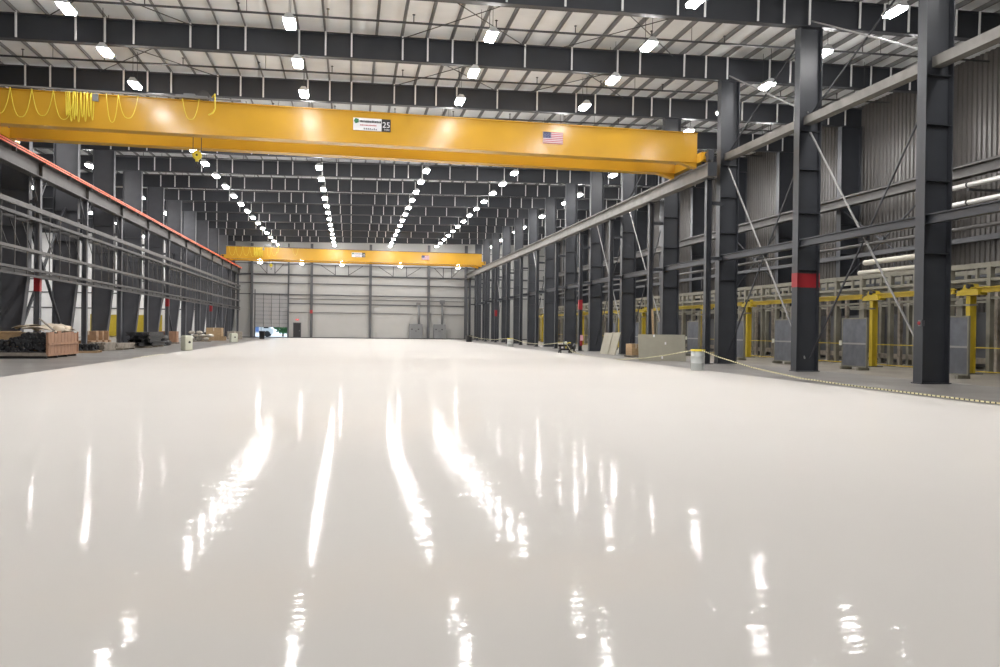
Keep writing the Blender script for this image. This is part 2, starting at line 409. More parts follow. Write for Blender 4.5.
# ------------------------------------------------------------------ crane runway beams and their columns
def ibeam(t, x, z0, z1, y0, y1, wf, m, rail=True):
    MB().box(x-.012,x+.012,y0,y1,z0,z1).build('web', m, t)
    MB().box(x-wf/2,x+wf/2,y0,y1,z1-.04,z1).build('flange', m, t)
    MB().box(x-wf/2,x+wf/2,y0,y1,z0,z0+.04).build('flange', m, t)
    if rail: MB().box(x-.04,x+.04,y0,y1,z1,z1+.11).build('rail', 'lattice', t)
ZR = 9.25
t = thing('crane_runway_beam', 'long pale grey crane runway beam along the right side of the hall', 'beam', (0,0,0))
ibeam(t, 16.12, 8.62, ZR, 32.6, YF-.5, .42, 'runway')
MB().box(15.9,16.34,32.58,32.62,8.62,ZR).build('end_plate', 'steel', t)
MB().box(15.98,16.26,32.7,32.95,ZR+.11,ZR+.6).build('end_stop', 'steel', t)
t = thing('crane_runway_beam', 'long grey crane runway beam along the left side under the orange bar', 'beam', (0,0,0))
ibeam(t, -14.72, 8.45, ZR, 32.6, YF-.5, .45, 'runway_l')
st = MB()
y = R(2)
while y < YF-1: st.box(-14.90,-14.71,y-.01,y+.01,8.49,ZR-.04); st.box(-14.73,-14.56,y-.01,y+.01,8.49,ZR-.04); y += 6.6026
st.build('stiffener_plate', 'runway_l', t)
t = thing('crane_runway_beam', 'grey runway beam of the side aisle along the corrugated right wall', 'beam', (0,0,0))
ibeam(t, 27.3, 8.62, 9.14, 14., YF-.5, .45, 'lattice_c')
# longitudinal struts, nearest right bays and full length
o = tag(MB().box(17.25,17.6,13.8,R(2)+.2,9.62,9.94).build('column_strut', 'runway'), 'thick pale grey strut joining the three nearest right columns high up', 'beam')
ks = [(13.8,R(0))]+[(R(k),R(k+1)) for k in range(13)]
for j, (a, b) in enumerate(ks):
    m = MB().box(17.02,17.30,a+.03,b-.03,4.84,4.87).box(17.02,17.30,a+.03,b-.03,5.10,5.13).box(17.10,17.13,a+.03,b-.03,4.84,5.13)
    tt = m.build('column_strut', 'steel' if j else 'steel')
    tag(tt, 'horizontal steel strut at mid height in the %s right bay from the camera' % ORD[j+1], 'beam', 'mid-height struts between the right columns')
# runway columns
def run_column(x, s, z1, m, knee=True):
    t = thing('runway_column', '', 'column', (0,0,0))
    MB().box(-.13,-.11,-.12,.12,0,z1).build('flange', m, t)
    MB().box(.11,.13,-.12,.12,0,z1).build('flange', m, t)
    MB().box(-.11,.11,-.012,.012,0,z1).build('web', m, t)
    MB().box(-.24,.24,-.2,.2,0,.03).build('base_plate', m, t)
    MB().box(-.22,.22,-.25,.25,z1-.03,z1).build('cap_plate', m, t)
    for z in (4.85, z1-1.2):
        MB().box(min(s*.13,s*.70),max(s*.13,s*.70),-.07,.07,z,z+.16).build('tie_bracket', m, t)
    if knee:
        for d in (-1,1):
            MB().bar((0,d*.12,z1-1.1),(0,d*.9,z1-.02),.06,.06).build('knee_brace', m, t)
    return t
rr = run_column(16.12, 1, 8.62, 'steel', False)
for k in range(2,14):
    o = rr if k == 2 else dup(rr)
    o.location = (16.42 if k == 99 else 16.3,R(k)-.35 if k == 2 else R(k),0); o['group'] = 'slim runway columns on the right'
    o['label'] = '%s slim column from the camera under the right crane runway beam' % ORD[k-1]
    if k in (5,10):
        MB().box(-.138,.132,-.128,-.12,3.0,3.7).box(-.138,-.13,-.125,.125,3.0,3.7).build('red_band', 'red', o)['label'] = 'red painted band'
        o['label'] = '%s slim column with a red band under the right runway beam' % ('nearer' if k == 5 else 'farther')
ll = run_column(-14.72, -1, 8.45, 'left')
for k in list(range(4,14))+[3]:
    o = ll if k == 3 else dup(ll)
    o.location = (-14.74,R(k),0); o['group'] = 'slim runway columns on the left'
    o['label'] = '%s slim column from the camera under the left crane runway beam' % ORD[k-2]
    if k in (3,7,10):
        MB().box(-.132,.138,-.128,-.12,3.05,3.75).box(.13,.138,-.125,.125,3.05,3.75).build('red_band', 'red', o)['label'] = 'red painted band'
        o['label'] = '%s slim column with a red band under the left runway beam' % {3:'nearest',7:'middle',10:'farthest'}[k]
# orange conductor rail
t = thing('conductor_rail', 'orange electric conductor rail running along the left crane runway', 'rail', (0,0,0))
for j, z in enumerate((9.20,9.31)):
    MB().box(-14.42,-14.36,33.,YF-1.5,z-.03,z+.03).build('conductor_bar', 'orange', t)
y = 33.5
while y < YF-2:
    MB().box(-14.52,-14.36,y-.03,y+.03,9.0,9.38).build('bracket', 'lattice', t); y += 3.3

# ------------------------------------------------------------------ left lattice girders below the runway
def lattice():
    t = thing('lattice_girder', '', 'girder', (0,0,0))
    L = 6.6026
    for z, h in ((6.82,.22),(6.36,.14),(4.86,.13),(3.98,.12),(3.70,.10)):
        MB().box(-14.52,-14.40,.0,L-.01,z-h/2,z+h/2).build('chord', 'lattice_c' if z in (6.82,4.86) else 'lattice', t)
    for z, h in ((6.3,.14),(3.9,.14)):
        MB().box(-15.02,-14.92,.0,L-.01,z-h/2,z+h/2).build('chord', 'lattice', t)
    n = 5
    for j in range(n):
        y = L*(j+.5)/n
        MB().box(-14.48,-14.44,y-.02,y+.02,3.7,6.8).build('post', 'lattice_c', t)
        MB().box(-14.98,-14.44,y-.03,y+.03,6.30,6.37).build('batten', 'lattice_c', t)
        MB().bar((-14.97,y-L/n/2,6.3),(-14.97,y+L/n/2,4.9),.03,.03).build('lacing', 'lattice', t)
    MB().bar((-14.97,0,4.85),(-14.97,L-.01,4.85),.05,.06).build('rail', 'lattice', t)
    return t
lt = lattice()
for k in range(3,13):
    o = lt if k == 3 else dup(lt)
    o.location = (0,R(k),0); o['group'] = 'lattice girders along the left side'
    o['label'] = '%s bay from the camera of the grey lattice girder along the left columns' % ORD[k-1]
o = dup(lt); o.location = (0,R(2),0); o['label'] = 'grey lattice girder bay nearest the camera at the left edge of the photo'

# ------------------------------------------------------------------ cross braces on the right and left
def xbrace(x, k, z0, z1, label, grp, r=.025, both=True, m1='galv', m2='steel'):
    t = thing('cross_brace', label, 'brace', (x,R(k),0), 0, grp)
    a = 6.6026
    MB().bar((0,.08,z0),(0,a-.08,z1),r*2,r*2).build('rod', m1, t)
    if both: MB().bar((.1,.08,z1),(.1,a-.08,z0),r*2,r*2).build('rod', m2, t)
    if z1 < 10:
        f = (z1-z0)/2+z0
        MB().box(-.02,.12,a/2-.18,a/2+.18,f-.18,f+.18).build('gusset_plate', 'steel', t)
g_ = 'crossed bracing between the right columns'
for k, w1 in ((0,'first'),(1,'second'),(3,'fourth'),(4,'fifth'),(7,'eighth'),(10,'eleventh')):
    xbrace(17.42, k, .5, 9.3, 'crossed bracing bars from floor to runway height in the %s right bay' % w1, g_, m1='galv', m2='steel')
for k, w1 in ((0,'first'),(1,'second'),(3,'fourth')):
    xbrace(17.42, k, 10.1, 13.6, 'crossed bracing bars up under the roof in the %s right bay' % w1, g_, m1='galv', m2='steel')
for k in (3,7,11):
    xbrace(-15.75, k, .4, 8.0, 'crossed bracing bars behind the left lattice girder, %s set from the camera' % {3:'first',7:'second',11:'third'}[k], 'crossed bracing between the left columns', .06, m1='steel', m2='steel')
for k in (0,2,4):
    xbrace(28.2, k, 4.6, 8.6, 'thin crossed bracing against the corrugated right wall, %s set from the camera' % ORD[k//2+1], 'crossed bracing along the right wall', .03, m1='steel', m2='steel')

# ------------------------------------------------------------------ cranes
def crane():
    t = thing('overhead_crane', '', 'crane', (0,0,0))
    a, b = -14.42, 15.9
    for y in (0., 2.55):
        g = MB(); g.box(a,b,y+.02,y+.50,9.47,10.80)
        g.box(a,b,y-.05,y+.57,10.80,10.84).box(a,b,y-.03,y+.55,9.44,9.47)
        g.build('girder', 'yellow', t)
        MB().box(a,b,y+.22,y+.30,10.84,10.92).build('trolley_rail', 'lattice', t)
    for x0, x1 in ((15.9,16.30),(-14.94,-14.42)):
        e = MB().box(x0,x1,-.45,3.6,9.42,9.86).box(x0+.05,x1-.05,-.6,-.45,9.5,9.8).box(x0+.05,x1-.05,3.6,3.75,9.5,9.8).build('end_truck', 'yellow', t)
        for y in (-.2,3.35):
            MB().lathe([(.14,-.05),(.2,-.05),(.2,.05),(.14,.05)], ((x0+x1)/2,y,9.57), 16, 'x').build('wheel', 'black', e)
        for y in (-.6,3.75):
            MB().lathe([(.1,-.06),(.1,.06)], ((x0+x1)/2,y,9.7), 12, 'y').build('buffer', 'black', e)
    # gussets under the girders
    MB().prism([(15.0,9.44),(15.9,9.44),(15.9,9.2)], .05,.4).prism([(15.0,9.44),(15.9,9.44),(15.9,9.2)], 2.6,3.0).build('end_gusset', 'yellow', t)
    # festoon cables along the front of the girder
    MB().box(a,-4.6,-.22,-.16,10.86,10.93).build('festoon_track', 'runway', t)
    def loop(x0, x1, drop):
        pts = []
        for i in range(15):
            u = i/14; pts.append((x0+(x1-x0)*u, -.19, 10.84-drop*(1-(2*u-1)**2)**.8 if 0 else 10.84-drop*(1-abs(2*u-1)**2.6)))
        MB().tube(pts, .017, 6).build('festoon_cable', 'cable', t)
    for i in range(4): loop(-14.1+.78*i, -14.1+.78*(i+1), 1.05+.1*(i % 2))
    x = -11.3; fr = random.Random(4)
    for i in range(10):
        w_ = fr.uniform(.05,.13); loop(x, x+w_, 1.15+.2*fr.uniform(-1,.6)); x += w_+fr.uniform(-.01,.03)
    loop(-9.8,-9.35,1.15); loop(-9.35,-8.6,.95); loop(-6.9,-6.25,.85)
    for x in (-10.2,): MB().box(x-.1,x+.1,-.25,-.13,10.5,10.78).build('junction_box', 'elec', t)
    for i in range(9):
        x = -13.5+1.3*i; MB().box(x-.015,x+.015,-.2,.1,10.84,10.9).build('festoon_hanger', 'runway', t)
    # capacity sign and flag
    s = MB().box(.0,1.21,-.02,.02,10.02,10.55).build('sign_plate', 'signw', t)
    MB().box(1.21,1.60,-.022,.02,10.02,10.55).build('capacity_panel', 'black', s)
    text('capacity_number', '25', .34, (1.41,-.024,10.29), 'signw', s)
    text('capacity_unit', 'TON', .11, (1.43,-.024,10.09), 'signw', s)
    lg = MB(); lg.prism([(.14+.12*cos(i*pi/5)*(1 if i % 2 else .8), 10.42+.12*sin(i*pi/5)*(1 if i % 2 else .8)) for i in range(10)], -.026, -.02); lg.build('leafy_logo', 'green', s)
    l1 = MB(); rr_ = random.Random(3); x = .27
    while x < 1.14:
        w_ = rr_.uniform(.03,.07); l1.box(x,x+w_,-.026,-.02,10.36,10.44+rr_.uniform(0,.02)); x += w_+.014
    x = .45
    while x < .98:
        l1.box(x,x+.04,-.026,-.02,10.06,10.11+.02*(rr_.random() > .5)); x += .085
    l1.build('small_lettering', 'black', s)
    l2 = MB(); x = .3
    while x < 1.0:
        w_ = rr_.uniform(.02,.05); l2.box(x,x+w_,-.026,-.02,10.22,10.27); x += w_+.015
    l2.build('small_lettering', 'flagred', s)
    f0, f1, fz0, fz1 = 8.42, 9.35, 9.93, 10.45
    fl_ = MB().box(f0,f1,-.02,.02,fz0,fz1).build('flag_decal', 'signw', t)
    st_ = MB(); h = (fz1-fz0)/13
    for i in range(0,13,2): st_.box(f0,f1,-.024,-.02,fz0+h*i,fz0+h*(i+1))
    st_.build('red_stripes', 'flagred', fl_)
    MB().box(f0,f0+.37,-.028,-.02,fz0+h*6,fz1).build('canton', 'navy', fl_)
    stars = MB()
    for i in range(5):
        for j in range(4):
            cx, cz = f0+.05+.07*i, fz0+h*6+.04+.058*j
            stars.prism([(cx+.018*cos(q*pi/5+pi/2)*(1 if q % 2 == 0 else .4), cz+.018*sin(q*pi/5+pi/2)*(1 if q % 2 == 0 else .4)) for q in range(10)], -.031, -.028)
    stars.build('stars', 'signw', fl_)
    return t
cr = crane(); cr.location = (0,33.7,0)
cr['label'] = 'large yellow overhead bridge crane spanning the hall nearest the camera'; cr['group'] = 'yellow bridge cranes'
c2 = dup(cr); c2.location = (0,94.2,0); c2['label'] = 'smaller looking yellow overhead crane far back near the end wall'
def trolley(loc, label):
    t = thing('hoist_trolley', label, 'hoist', loc, 0, 'crane hoists')
    MB().box(-.62,.62,.1,2.95,10.98,11.08).box(-.45,.0,.8,1.9,11.08,11.35).build('frame', 'elec', t)
    for x in (-.6,.6):
        for y in (.25,2.8-.0):
            MB().lathe([(.09,-.04),(.09,.04)], (x,y,10.985), 12, 'x' if 0 else 'y').build('wheel', 'black', t)
    MB().lathe([(.2,-.5),(.24,-.5),(.24,.5),(.2,.5)], (.35,1.35,11.3), 18, 'y').build('rope_drum', 'lattice', t)
    for x in (-.17,.17): MB().tube([(x,1.45,11.0),(x,1.45,8.98)], .018, 6).build('hoist_rope', 'black', t)
    hb = MB().lathe([(.12,-.09),(.19,-.09),(.19,.09),(.12,.09)], (0,1.45,8.88), 20, 'y').box(-.06,.06,1.37,1.53,8.61,8.76).build('hook_block', 'cable', t)
    MB().lathe([(.05,-.1),(.05,.1)], (0,1.45,8.88), 12, 'y').build('pin', 'black', hb)
    MB().tube([(0,1.45,8.62),(0,1.45,8.52),(.05,1.45,8.44),(.02,1.45,8.36),(-.05,1.45,8.38)], .028, 8).build('hook', 'black', hb)
    MB().tube([(.85,-.05,11.0),(1.,-.3,11.08),(1.02,-.3,10.5),(.93,-.3,10.3),(.75,-.3,10.2)], .03, 6).build('tow_cable', 'cable', t)
    return t
trolley((-6.62,33.72,0), 'dark hoist trolley with yellow hook block on the front crane')
trolley((-9.5,94.22,0), 'dark hoist trolley on the far crane')
for j, x in enumerate((-11.0,-6.05,-1.2,6.05,13.4)):
    light(x, 97.6, 9.3, 'bright light seen just under the far crane, %s from the left' % ORD[j+1], 'lights under the far crane')

# ------------------------------------------------------------------ far wall columns, truss, cabinets
for j, (x, wd) in enumerate(((-13.2,.32),(-8.42,.2),(-5.35,.34),(2.6,.36),(10.7,.36),(16.0,.4))):
    t = thing('wall_column', '%s dark steel post from the left on the pale far wall' % ORD[j+1], 'column', (x,YF-.35,0), 0, 'posts on the far wall')
    MB().box(-wd/2,wd/2,-.15,-.12,0,13.0+.019*x).build('flange', 'girt', t)
    MB().box(-wd/2,wd/2,.12,.15,0,13.0+.019*x).build('flange', 'girt', t)
    MB().box(-.015,.015,-.12,.12,0,13.0+.019*x).build('web', 'girt', t)
    MB().box(-wd/2-.06,wd/2+.06,-.2,.2,0,.03).build('base_plate', 'girt', t)
    if j == 2: MB().box(-wd/2-.01,wd/2+.01,-.165,-.151,3.4,3.85).build('red_band', 'red', t)['label'] = 'red painted band'
n = 0
for x0, x1 in ((-5,2.4),(2.8,10.5),(10.9,15.8),(-12.9,-8.6)):
    n += 1
    t = thing('wall_truss', '%s bay of slim bracing truss high on the far wall' % {1:'second',2:'third',3:'rightmost',4:'leftmost'}[n], 'truss', (x0,YF-.22,8.62), 0, 'trusses high on the far wall')
    L = x1-x0
    MB().box(0,L,-.05,.05,1.42,1.52).build('chord', 'girt', t); MB().box(0,L,-.05,.05,.0,.1).build('chord', 'girt', t)
    for f in (.38,.62): MB().box(L*f-.05,L*f+.05,-.04,.04,.05,1.45).build('post', 'girt', t)
    for p, q in (((.12*L,1.4),(.38*L,.1)),((.88*L,1.4),(.62*L,.1))):
        MB().bar((p[0],0,p[1]),(q[0],0,q[1]),.07,.07).build('diagonal', 'lattice', t)
for j, (x0, x1) in enumerate(((8.02,9.85),(11.4,13.1))):
    t = thing('electrical_cabinet', 'grey electrical cabinet %s of the two against the far wall' % ('left' if j == 0 else 'right'), 'cabinet', (x0,YF-.9,0), 0, 'cabinets at the far wall')
    w_ = x1-x0
    MB().box(0,w_,0,.55,.1,2.1).build('body', 'elec', t, .02); MB().box(.05,w_-.05,.02,.5,0,.1).build('plinth', 'black', t)
    for q in range(2):
        dr = MB().box(q*w_/2+.03,(q+1)*w_/2-.03,-.02,0,.14,2.06).build('door', 'elec', t)
        hx = w_/2+(.08 if q else -.08)
        MB().box(hx-.02,hx+.02,-.05,-.02,1.0,1.25).build('handle', 'black', dr)
        MB().box(q*w_/2+.25,q*w_/2+.45,-.03,-.02,1.3,1.45).build('label_plate', 'black', dr)
    cx = w_*.72
    MB().tube([(cx,.3,2.1),(cx,.3,5.0 if j else 4.7)], .17, 10).box(cx-.35,cx+.35 if j else cx+.2,.12,.5,4.7 if j == 0 else 5.0,5.1 if j == 0 else 5.5).build('conduit', 'elec', t)

# ------------------------------------------------------------------ outside seen through the raised door
struct(MB().box(-60,40,YF+.3,190,-.5,-.05).build('ground_outside', 'asph'))
t = thing('truck', 'white and blue delivery truck parked outside the raised far door', 'truck', (-17.8,121,-.05))
MB().box(0,4.4,0,2.3,.55,3.0).build('cargo_box', 'truckw', t, .03)
MB().box(.3,4.1,-.02,0,.75,2.7).build('side_panel', 'truckb', t)
cb = MB().prism([(4.5,.45),(6.1,.45),(6.1,1.15),(5.75,1.3),(5.35,2.2),(4.5,2.25)], .1, 2.2).build('cab', 'truckw', t, .03)
MB().prism([(4.8,1.3),(5.55,1.3),(5.25,2.05),(4.8,2.05)], .07, .1).build('side_window', 'glass', cb)
for x in (1.0,5.3):
    MB().lathe([(.3,-.12),(.45,-.12),(.45,.12),(.3,.12)], (x,.15,.45), 18, 'y').build('wheel', 'black', t)
    MB().lathe([(.3,-.12),(.45,-.12),(.45,.12),(.3,.12)], (x,2.1,.45), 18, 'y').build('wheel', 'black', t)
def tree(x, y, h, r, label, seed):
    t = thing('tree', label, 'tree', (x,y,-.05), 0, 'trees outside the far door'); rr_ = random.Random(seed)
    MB().tube([(0,0,0),(.1,0,h*.3),(0,.1,h*.55)], .14, 8).build('trunk', 'bark', t)
    m = MB()
    for i in range(500):
        a, b_, q = rr_.uniform(0,2*pi), rr_.uniform(-1,1), rr_.uniform(.5,1)**.5
        p = Vector((r*q*sqrt(1-b_*b_)*cos(a), r*q*sqrt(1-b_*b_)*sin(a), h*.55+h*.42*q*b_))
        n_ = Vector((rr_.uniform(-1,1),rr_.uniform(-1,1),rr_.uniform(-1,1))).normalized(); u = n_.orthogonal().normalized()*.16; v_ = n_.cross(u).normalized()*.3
        b0 = len(m.v); m.v += [tuple(p-u),tuple(p-v_),tuple(p+u),tuple(p+v_)]; m.f.append((b0,b0+1,b0+2,b0+3)); m.sm.append(0)
    m.build('foliage', 'leaf', t)
tree(-9.1,119,3.4,1.4,'bushy green tree just outside the raised door, nearer of two',1)
tree(-10.6,126,3.8,1.6,'green tree behind the nearer tree outside the raised door',2)

# ------------------------------------------------------------------ right aisle: racks, jib cranes, panels, pipes
RX0, RX1, RP = 24.4, 27.0, 5.6
def rack():
    t = thing('steel_rack', '', 'rack', (0,0,0))
    for x in (RX0, RX1):
        for y in (0., 2.0, 4.0):
            MB().box(x-.10,x+.10,y-.09,y+.09,0,4.3).box(x-.18,x+.18,y-.16,y+.16,0,.03).build('post', 'tan', t)
        for z, h in ((4.25,.20),(3.68,.12),(2.95,.10)):
            MB().box(x-.08,x+.08,-.1,RP-.1,z-h/2,z+h/2).build('beam', 'tan', t)
    for y in (0.,2.0,4.0):
        MB().box(RX0,RX1,y-.07,y+.07,3.6,3.72).build('cross_beam', 'tan', t)
        MB().box(RX0+1.2,RX0+1.36,y+.9,y+1.06,0,3.4).build('post', 'grywood', t)
    for j in range(0,5,2):
        MB().box(RX0-.05,RX0+.05,.6+j*1.05,.72+j*1.05,3.7,4.2).build('spacer', 'tan', t)
    MB().box(RX1-.1,RX1+.1,-.1,RP-.1,.25,.5).build('kick_rail', 'grywood', t)
    MB().box(RX1+.2,RX1+.3,.0,RP-.5,.1,2.5).build('void_shade_sheet', 'girt', t)  # dark sheet colour stands in for the shaded voids inside the rack
    return t
rk = rack()
for j in range(-1,14):
    o = rk if j == -1 else dup(rk)
    o.location = (0,25.65+RP*j,0); o['group'] = 'tan steel racks in the right aisle'
    o['label'] = '%s tan grey steel rack from the camera in the right side aisle' % ORD[j+2]
def jib():
    t = thing('jib_crane', '', 'crane', (0,0,0))
    MB().box(-.12,.12,-.02,.02,.03,3.0).box(-.14,-.11,-.10,.10,.03,3.0).box(.11,.14,-.10,.10,.03,3.0).box(-.11,.11,-.07,.07,.6,2.7).build('post', 'safety', t)
    MB().box(-.3,.3,-.3,.3,0,.03).build('base_plate', 'black', t)
    MB().box(-.10,.10,-RP+.85,.35,3.12,3.15).box(-.10,.10,-RP+.85,.35,3.28,3.31).box(-.02,.02,-RP+.85,.35,3.1,3.33).build('arm', 'safety', t)
    MB().prism([(-.55,3.02),(.55,3.02),(.45,3.2),(.2,3.26),(.15,3.42),(-.1,3.46),(-.2,3.3),(-.5,3.22)], -.2, .2, 'x').build('arm_bracket', 'safety', t)
    MB().tube([(-.2,.35,.05),(-.2,.35,2.9)], .05, 8).build('air_pipe', 'safety', t)
    MB().box(-.03,.03,-3.6,-.2,1.0,1.04).box(-.03,.03,-3.6,-.2,.10,.14).build('guard_rail', 'safety', t)
    MB().lathe([(.05,-.12),(.09,-.12),(.09,.12),(.05,.12)], (-.16,-.1,3.36), 10, 'x').build('pivot', 'black', t)
    return t
jb = jib()
for j in range(-1,14):
    o = jb if j == -1 else dup(jb)
    o.location = (23.4,25.5+RP*j,0); o['group'] = 'yellow jib cranes in the right aisle'
    o['label'] = '%s yellow jib crane post and arm from the camera in the right aisle' % ORD[j+2]
def panel():
    t = thing('access_panel', '', 'panel', (0,0,0))
    H, L = 2.15, 1.6
    MB().box(-.04,.04,0,.05,.12,H).box(-.04,.04,L-.05,L,.12,H).box(-.04,.04,.05,L-.05,H-.05,H).box(-.04,.04,.05,L-.05,.12,.17).build('frame', 'tan', t)
    MB().box(-.025,.025,.05,L-.05,.17,1.05).build('lower_sheet', 'panel', t)
    MB().box(-.025,.025,.05,L-.05,1.12,H-.05).build('upper_sheet', 'panel', t)
    MB().box(-.05,.05,.05,L-.05,1.05,1.12).build('middle_rail', 'galv', t)
    for y in (.2,L-.3): MB().box(-.25,.25,y,y+.12,0,.12).build('foot', 'tan', t)
    MB().box(-.08,.0,L-.03,L+.12,1.0,1.2).build('latch', 'cream', t)
    MB().box(.3,.42,L*.4,L*.55,0,2.75).box(.2,.5,.2,L-.2,2.5,2.56).build('support_post', 'tan', t)
    return t
pn = panel()
for j, y in enumerate((22.4,27.6,32.9,37.5,42.9,47.6,52.6,57.6)):
    o = pn if j == 0 else dup(pn)
    o.location = (20.5,y,0); o['group'] = 'grey access panels along the right aisle'
    o['label'] = '%s freestanding slate grey panel from the camera in the right aisle' % ORD[j+1]
for j, (z, label) in enumerate(((7.95,'upper silver insulated pipe by the grey wall at the right edge'),(7.2,'lower silver insulated pipe by the grey wall at the right edge'))):
    t = thing('silver_pipe', label, 'pipe', (26.0,21.0,z))
    MB().tube([(0,0,0),(0,8.6,0)], .105, 14).build('pipe', 'silver', t)
    for y in (.8,4.4,7.6):
        MB().lathe([(.11,-.04),(.125,-.04),(.125,.04),(.11,.04)], (0,y,0), 14, 'y').build('clamp', 'lattice', t)
        MB().box(0,1.9,y-.05,y+.05,-.24,-.14).build('bracket', 'girt', t)
for j, (x, z, y0, y1, r_) in enumerate(((24.9,5.0,29.8,33.8,.13),(24.9,4.52,29.8,34.2,.12),(26.6,6.2,14,100,.09))):
    t = thing('overhead_duct', ('thick cream duct above the racks in the right aisle','thinner cream duct just over the rack tops in the right aisle','long thin grey pipe running high behind the right aisle racks')[j], 'duct', (x,y0,z))
    MB().tube([(0,0,0),(0,y1-y0,0)], r_, 14).build('duct', 'duct' if j < 2 else 'lattice_c', t)
    for q in range(3): MB().box(-.03,.03,(y1-y0)*(.15+.33*q)-.03,(y1-y0)*(.15+.33*q)+.03,-.6 if z < 5 else -1.4,0).build('support', 'girt', t)
for j, z in enumerate((6.1,4.3,2.2)):
    struct(MB().box(29.0,29.35,YB,YF,z-.1,z+.1).build('trim_%d' % (20+j), 'girt'))
# long cable trays / strips along the aisle columns
tag(MB().box(27.75,27.95,14,100,5.75,5.95).build('cable_tray', 'girt'), 'dark cable tray along the tapered columns by the corrugated wall', 'tray')
# emergency button and extinguisher
t = thing('emergency_button', 'small red emergency button on the nearest right-hand column', 'button', (16.93,R(0)-.1,1.84))
MB().box(-.05,.07,-.06,.06,-.09,.09).build('box', 'elec', t); MB().lathe([(.05,-.09),(.06,-.07),(.03,-.05)], (0,0,0), 14, 'x').build('knob', 'red', t)
t = thing('fire_extinguisher', 'dark red fire extinguisher with a pink tag on a slim right-hand column', 'extinguisher', (16.3,R(5)-.3,.38))
MB().lathe([(.09,0),(.1,.02),(.1,.38),(.06,.45),(.025,.47),(.025,.52)], (0,0,0), 18).build('cylinder', 'red', t)
MB().box(-.03,.03,-.12,.03,.5,.56).build('handle', 'black', t)
MB().tube([(.02,0,.5),(.13,-.03,.45),(.14,-.03,.15)], .018, 6).build('hose', 'black', t)
MB().box(-.11,.11,-.14,-.12,.38,.78).build('tag', 'pink', t)
MB().box(-.03,.09,.1,.16,.1,.4).build('wall_bracket', 'black', t)

# ------------------------------------------------------------------ floor items, right
def drum(name, x, y, label, m='white', lid='cable', h=.80, r=.265):
    t = thing(name, label, 'barrel', (x,y,.006))
    MB().lathe([(r*.93,0),(r*.96,.02),(r*.97,h*.32),(r*1.02,h*.33),(r*1.02,h*.36),(r*.98,h*.37),(r*.98,h*.65),(r*1.02,h*.66),(r*1.02,h*.69),(r*.98,h*.70),(r*.98,h-.04),(r,h-.03),(r,h),(r*.94,h)], (0,0,0), 28).build('body', m, t)
    MB().lathe([(r*1.03,h-.06),(r*1.05,h-.05),(r*1.05,h+.012),(r*.7,h+.014)], (0,0,0), 28).build('taped_rim', lid, t)
    return t
drum('drum', 13.2, 27.7, 'pale grey drum with yellow taped rim at the edge of the white floor')
drum('drum', 13.75, 66., 'far white drum with yellow taped rim near the right columns', h=.72)
def bin_(x, y, label, r=.3, h=.75):
    t = thing('waste_bin', label, 'bin', (x,y,.006))
    MB().lathe([(r*.8,0),(r*.82,.02),(r*.97,h-.06),(r,h-.06),(r,h),(r*.9,h),(r*.75,.05)], (0,0,0), 20).build('body', 'black', t)
    MB().lathe([(r*1.02,h-.03),(r*1.06,h-.02),(r*1.02,h+.01)], (0,0,0), 20).build('rim', 'black', t)
bin_(-10.5, 96, 'black bin standing in front of the raised far door', .36, .95)
bin_(13.45, 88, 'black bin at the far end of the right floor edge', .4, .75)
# leaning boards
def board(x, y, w, h, ang, rz, label, m='gyp', marks=True):
    t = thing('wall_board', label, 'board', (x,y,0), rz)
    c, s_ = cos(ang), sin(ang)
    b = MB().prism([(0,0),(.04*c,.0+.04*s_*0),(h*s_+.04*c,h*c),(h*s_,h*c)], 0, w, 'x')
    b.build('sheet', m, t)
    if marks:
        for u, v in ((.32,.9),(.56,.62),(.48,.08)):
            p = MB().prism([(h*v*s_-.012,h*v*c),(h*v*s_-.004,h*v*c),((h*v+.13)*s_-.004,(h*v+.13)*c),((h*v+.13)*s_-.012,(h*v+.13)*c)], w*u, w*u+.08, 'x')
            p.build('label_sticker', 'signw', t)
    return t
board(14.3, 36.7, 2.4, 1.36, .2, -.16, 'large grey green wall board leaning on a right column, with white stickers')
board(15.9, 46.4, 1.05, 1.45, .26, -1.38, 'grey board leaning against a right column beside the carton, front one of two', marks=False)
board(15.72, 47.2, 1.0, 1.42, .26, -1.38, 'grey board leaning beside a right column just behind another board', marks=False)
t = tag(MB().bar((15.9,38.6,0),(16.0,39.2,2.7),.1,.04).build('timber_plank', 'wood'), 'upright pale timber plank behind the large leaning board', 'plank')
def carton(x, y, w, d, h, rz, label, m='carton', grp=None, z=0, cat='box'):
    t = thing('carton', label, cat, (x,y,z), rz, grp)
    MB().box(-w/2,w/2,-d/2,d/2,0,h).build('box', m, t, .01)
    MB().box(-.04,.04,-d/2-.003,d/2+.003,.0+h*.6,h+.004).build('tape_strip', 'kraft', t)
    return t
t = carton(16.0, 42., .6, .6, .66, .25, 'brown cardboard box on a pallet beside the large leaning board', z=.1, m='wood')
def pallet(x, y, w, d, rz, label, grp='pallets', z=0, m='grywood'):
    t = thing('pallet', label, 'pallet', (x,y,z), rz, grp)
    for i in range(5): MB().box(-w/2+(w-.12)*i/4,-w/2+(w-.12)*i/4+.12,-d/2,d/2,.085,.105).build('deck_board', m, t)
    for yy in (-d/2,-.04,d/2-.08): MB().box(-w/2,w/2,yy,yy+.08,0,.085).build('runner', m, t)
    return t
pallet(16.0, 42., .72, .72, .25, 'small pallet under the cardboard box beside the large leaning board')
